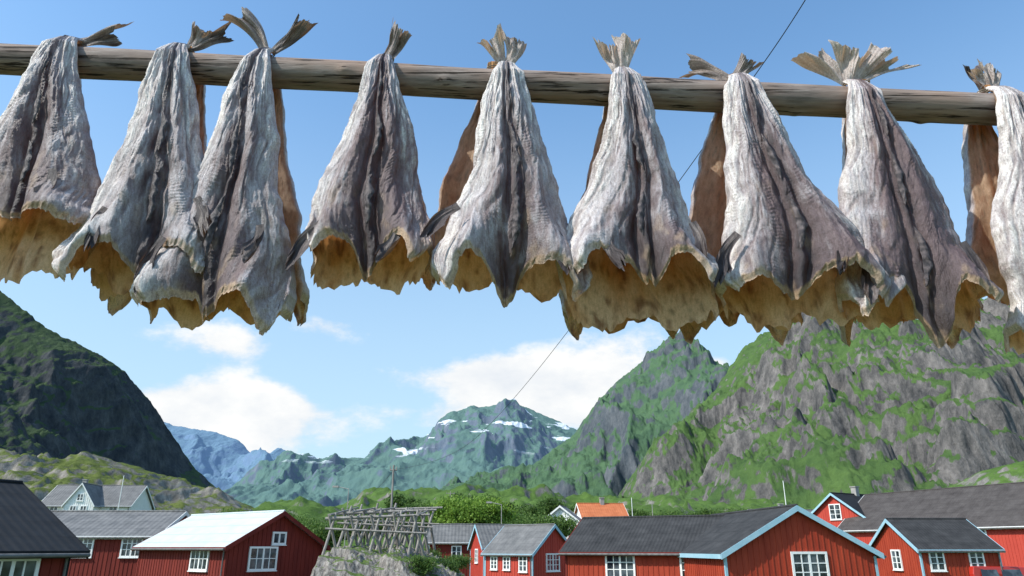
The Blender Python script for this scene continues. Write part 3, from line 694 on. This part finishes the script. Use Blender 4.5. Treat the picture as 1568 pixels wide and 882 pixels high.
# ---------------------------------------------------------------- vehicles
def car(name, loc, rz, col, van=False):
    e = empty(name, loc, rz)
    t = NT('car_paint'); t.base(col, .3, .6); tb = NT('tyre'); tb.base((.02, .02, .02), .8)
    if van: prof = [(0,.35),(4.6,.35),(4.65,.9),(3.9,1.15),(3.3,1.95),(.1,2.0),(0,1.6)]; w = .95
    else: prof = [(0,.35),(4.2,.35),(4.25,.75),(3.3,.92),(2.7,1.42),(1.0,1.45),(.25,.95),(0,.85)]; w = .85
    mb = MB(); n = len(prof); k = len(mb.v)
    def iw(z): return w-(.16 if z > 1.2 else 0)
    for sgn in (-1, 1):
        for (x, z) in prof: mb.v.append((x-2.2, sgn*iw(z), z))
    mb.f.append(tuple(range(n))); mb.m.append(0); mb.f.append(tuple(range(n, 2*n))[::-1]); mb.m.append(0)
    for i in range(n):
        j = (i+1) % n; mb.f.append((i, j, n+j, n+i)); mb.m.append(0)
    b = mb.make('body', [t.m], e)
    bv = b.modifiers.new('bevel', 'BEVEL'); bv.width = .05; bv.segments = 3
    g = MB(); zt = 1.85 if van else 1.36; zb = 1.2 if van else .95
    for sgn in (-1, 1):
        for x0, x1 in (((.4, 1.6), (1.7, 3.1)) if van else ((.8, 1.8), (1.9, 2.8))):
            y0 = sgn*(iw(0)+.005); y1 = sgn*(iw(2)+.02)
            g.poly([(x0-2.2, y0, zb), (x1-2.2, y0, zb), (x1-2.3, y1, zt), (x0-2.1, y1, zt)])
    g.make('side_windows', [M_GLASS], e)
    wh = MB()
    for x in (.85, 3.5):
        for sgn in (-1, 1): wh.rod((x-2.2, sgn*(w-.2), .32), (x-2.2, sgn*(w+.01), .32), .32, n=20)
    wh.make('wheels', [tb.m], e)
car('parked_van', (27.6, 44, .25), math.radians(10), (.45, .03, .02), True)
car('parked_car', (1.9, 44.5, .05), math.radians(5), (.02, .025, .035))

# ---------------------------------------------------------------- light
el = math.radians(46); azv = Vector((-.86, -.42)).normalized()
to_sun = Vector((azv.x*math.cos(el), azv.y*math.cos(el), math.sin(el)))
sd = bpy.data.lights.new('sun', 'SUN'); sd.energy = 5.0; sd.angle = math.radians(.5); sd.color = (1, .95, .86)
so = bpy.data.objects.new('sun', sd); scene.collection.objects.link(so)
so.rotation_euler = (-to_sun).to_track_quat('-Z', 'Y').to_euler()
w = bpy.data.worlds.new('World'); scene.world = w; w.use_nodes = True
nt = w.node_tree; nt.nodes.clear()
class W(NT):
    def __init__(s): s.t = nt
t = W()
out = t.n('ShaderNodeOutputWorld'); bg = t.n('ShaderNodeBackground'); bg.inputs[1].default_value = .128
sky = t.n('ShaderNodeTexSky'); sky.sky_type = 'NISHITA'; sky.sun_disc = False
sky.sun_elevation = el; sky.sun_rotation = math.atan2(azv.x, azv.y)
sky.air_density = 1.0; sky.dust_density = 1.0; sky.ozone_density = 1.5
tc = t.n('ShaderNodeTexCoord'); dv = tc.outputs['Generated']
sx = t.n('ShaderNodeSeparateXYZ'); t.l(dv, sx.inputs[0])
az = t.math('ARCTAN2', sx.outputs[0], sx.outputs[1]); elv = t.math('ARCSINE', sx.outputs[2])
mp = t.n('ShaderNodeMapping'); mp.inputs['Scale'].default_value = (1, 1, 1.8); t.l(dv, mp.inputs[0])
nz = t.noise(mp.outputs[0], 9, 9, .60)
tot = None
for (px, py, rx, ry, st) in ((350, 525, 105, 34, .95), (500, 498, 70, 22, .85), (360, 620, 170, 42, 1.3), (320, 675, 190, 40, 1.0), (850, 590, 150, 42, 1.4), (900, 620, 120, 45, 1.3), (765, 578, 90, 32, 1.25), (690, 640, 110, 28, .8), (1085, 568, 50, 24, 1.2), (960, 525, 120, 45, .6), (620, 580, 60, 18, .5)):
    P = pixel_to_world(px, py, 100); a0 = math.atan2(P[0], 100); h = math.hypot(P[0], 100); e0 = math.atan2(P[2]-CZ, h)
    sa = rx/1150; se = ry/1150
    da = t.math('DIVIDE', t.math('SUBTRACT', az, a0), sa); de = t.math('DIVIDE', t.math('SUBTRACT', elv, e0), se)
    q = t.math('ADD', t.math('MULTIPLY', da, da), t.math('MULTIPLY', de, de))
    g = t.math('MULTIPLY', t.math('POWER', 2.718, t.math('MULTIPLY', q, -1.0)), st)
    tot = g if tot is None else t.math('ADD', tot, g)
dens = t.mrange(t.math('ADD', tot, t.math('MULTIPLY', t.math('SUBTRACT', nz, .5), 2.4)), .40, 1.0, 0, .98)
dens = t.math('MULTIPLY', dens, t.mrange(tot, .08, .3))
hazef = t.mrange(elv, .05, .68, .72, .0)
skb = t.mix(1.0, sky.outputs[0], (1.50, 1.95, 2.08), 'MULTIPLY')
skc = t.mix(hazef, skb, (4.6, 5.9, 6.7))
cc = t.ramp(nz, [(.35, (.82, .86, .92)), (.6, (1, 1, 1))])
ccs = t.mix(1.0, cc, (8.0, 8.0, 7.9), 'MULTIPLY')
col = t.mix(dens, skc, ccs)
t.l(col, bg.inputs[0]); t.l(bg.outputs[0], out.inputs[0])

# ---------------------------------------------------------------- camera
cd = bpy.data.cameras.new('camera'); cam = bpy.data.objects.new('camera', cd); scene.collection.objects.link(cam)
cd.sensor_width = 36; cd.lens = FP/1568*36; cd.clip_start = .05; cd.clip_end = 40000
cam.location = (0, 0, CZ); cam.rotation_euler = (math.radians(90)+PITCH, 0, 0)
scene.camera = cam
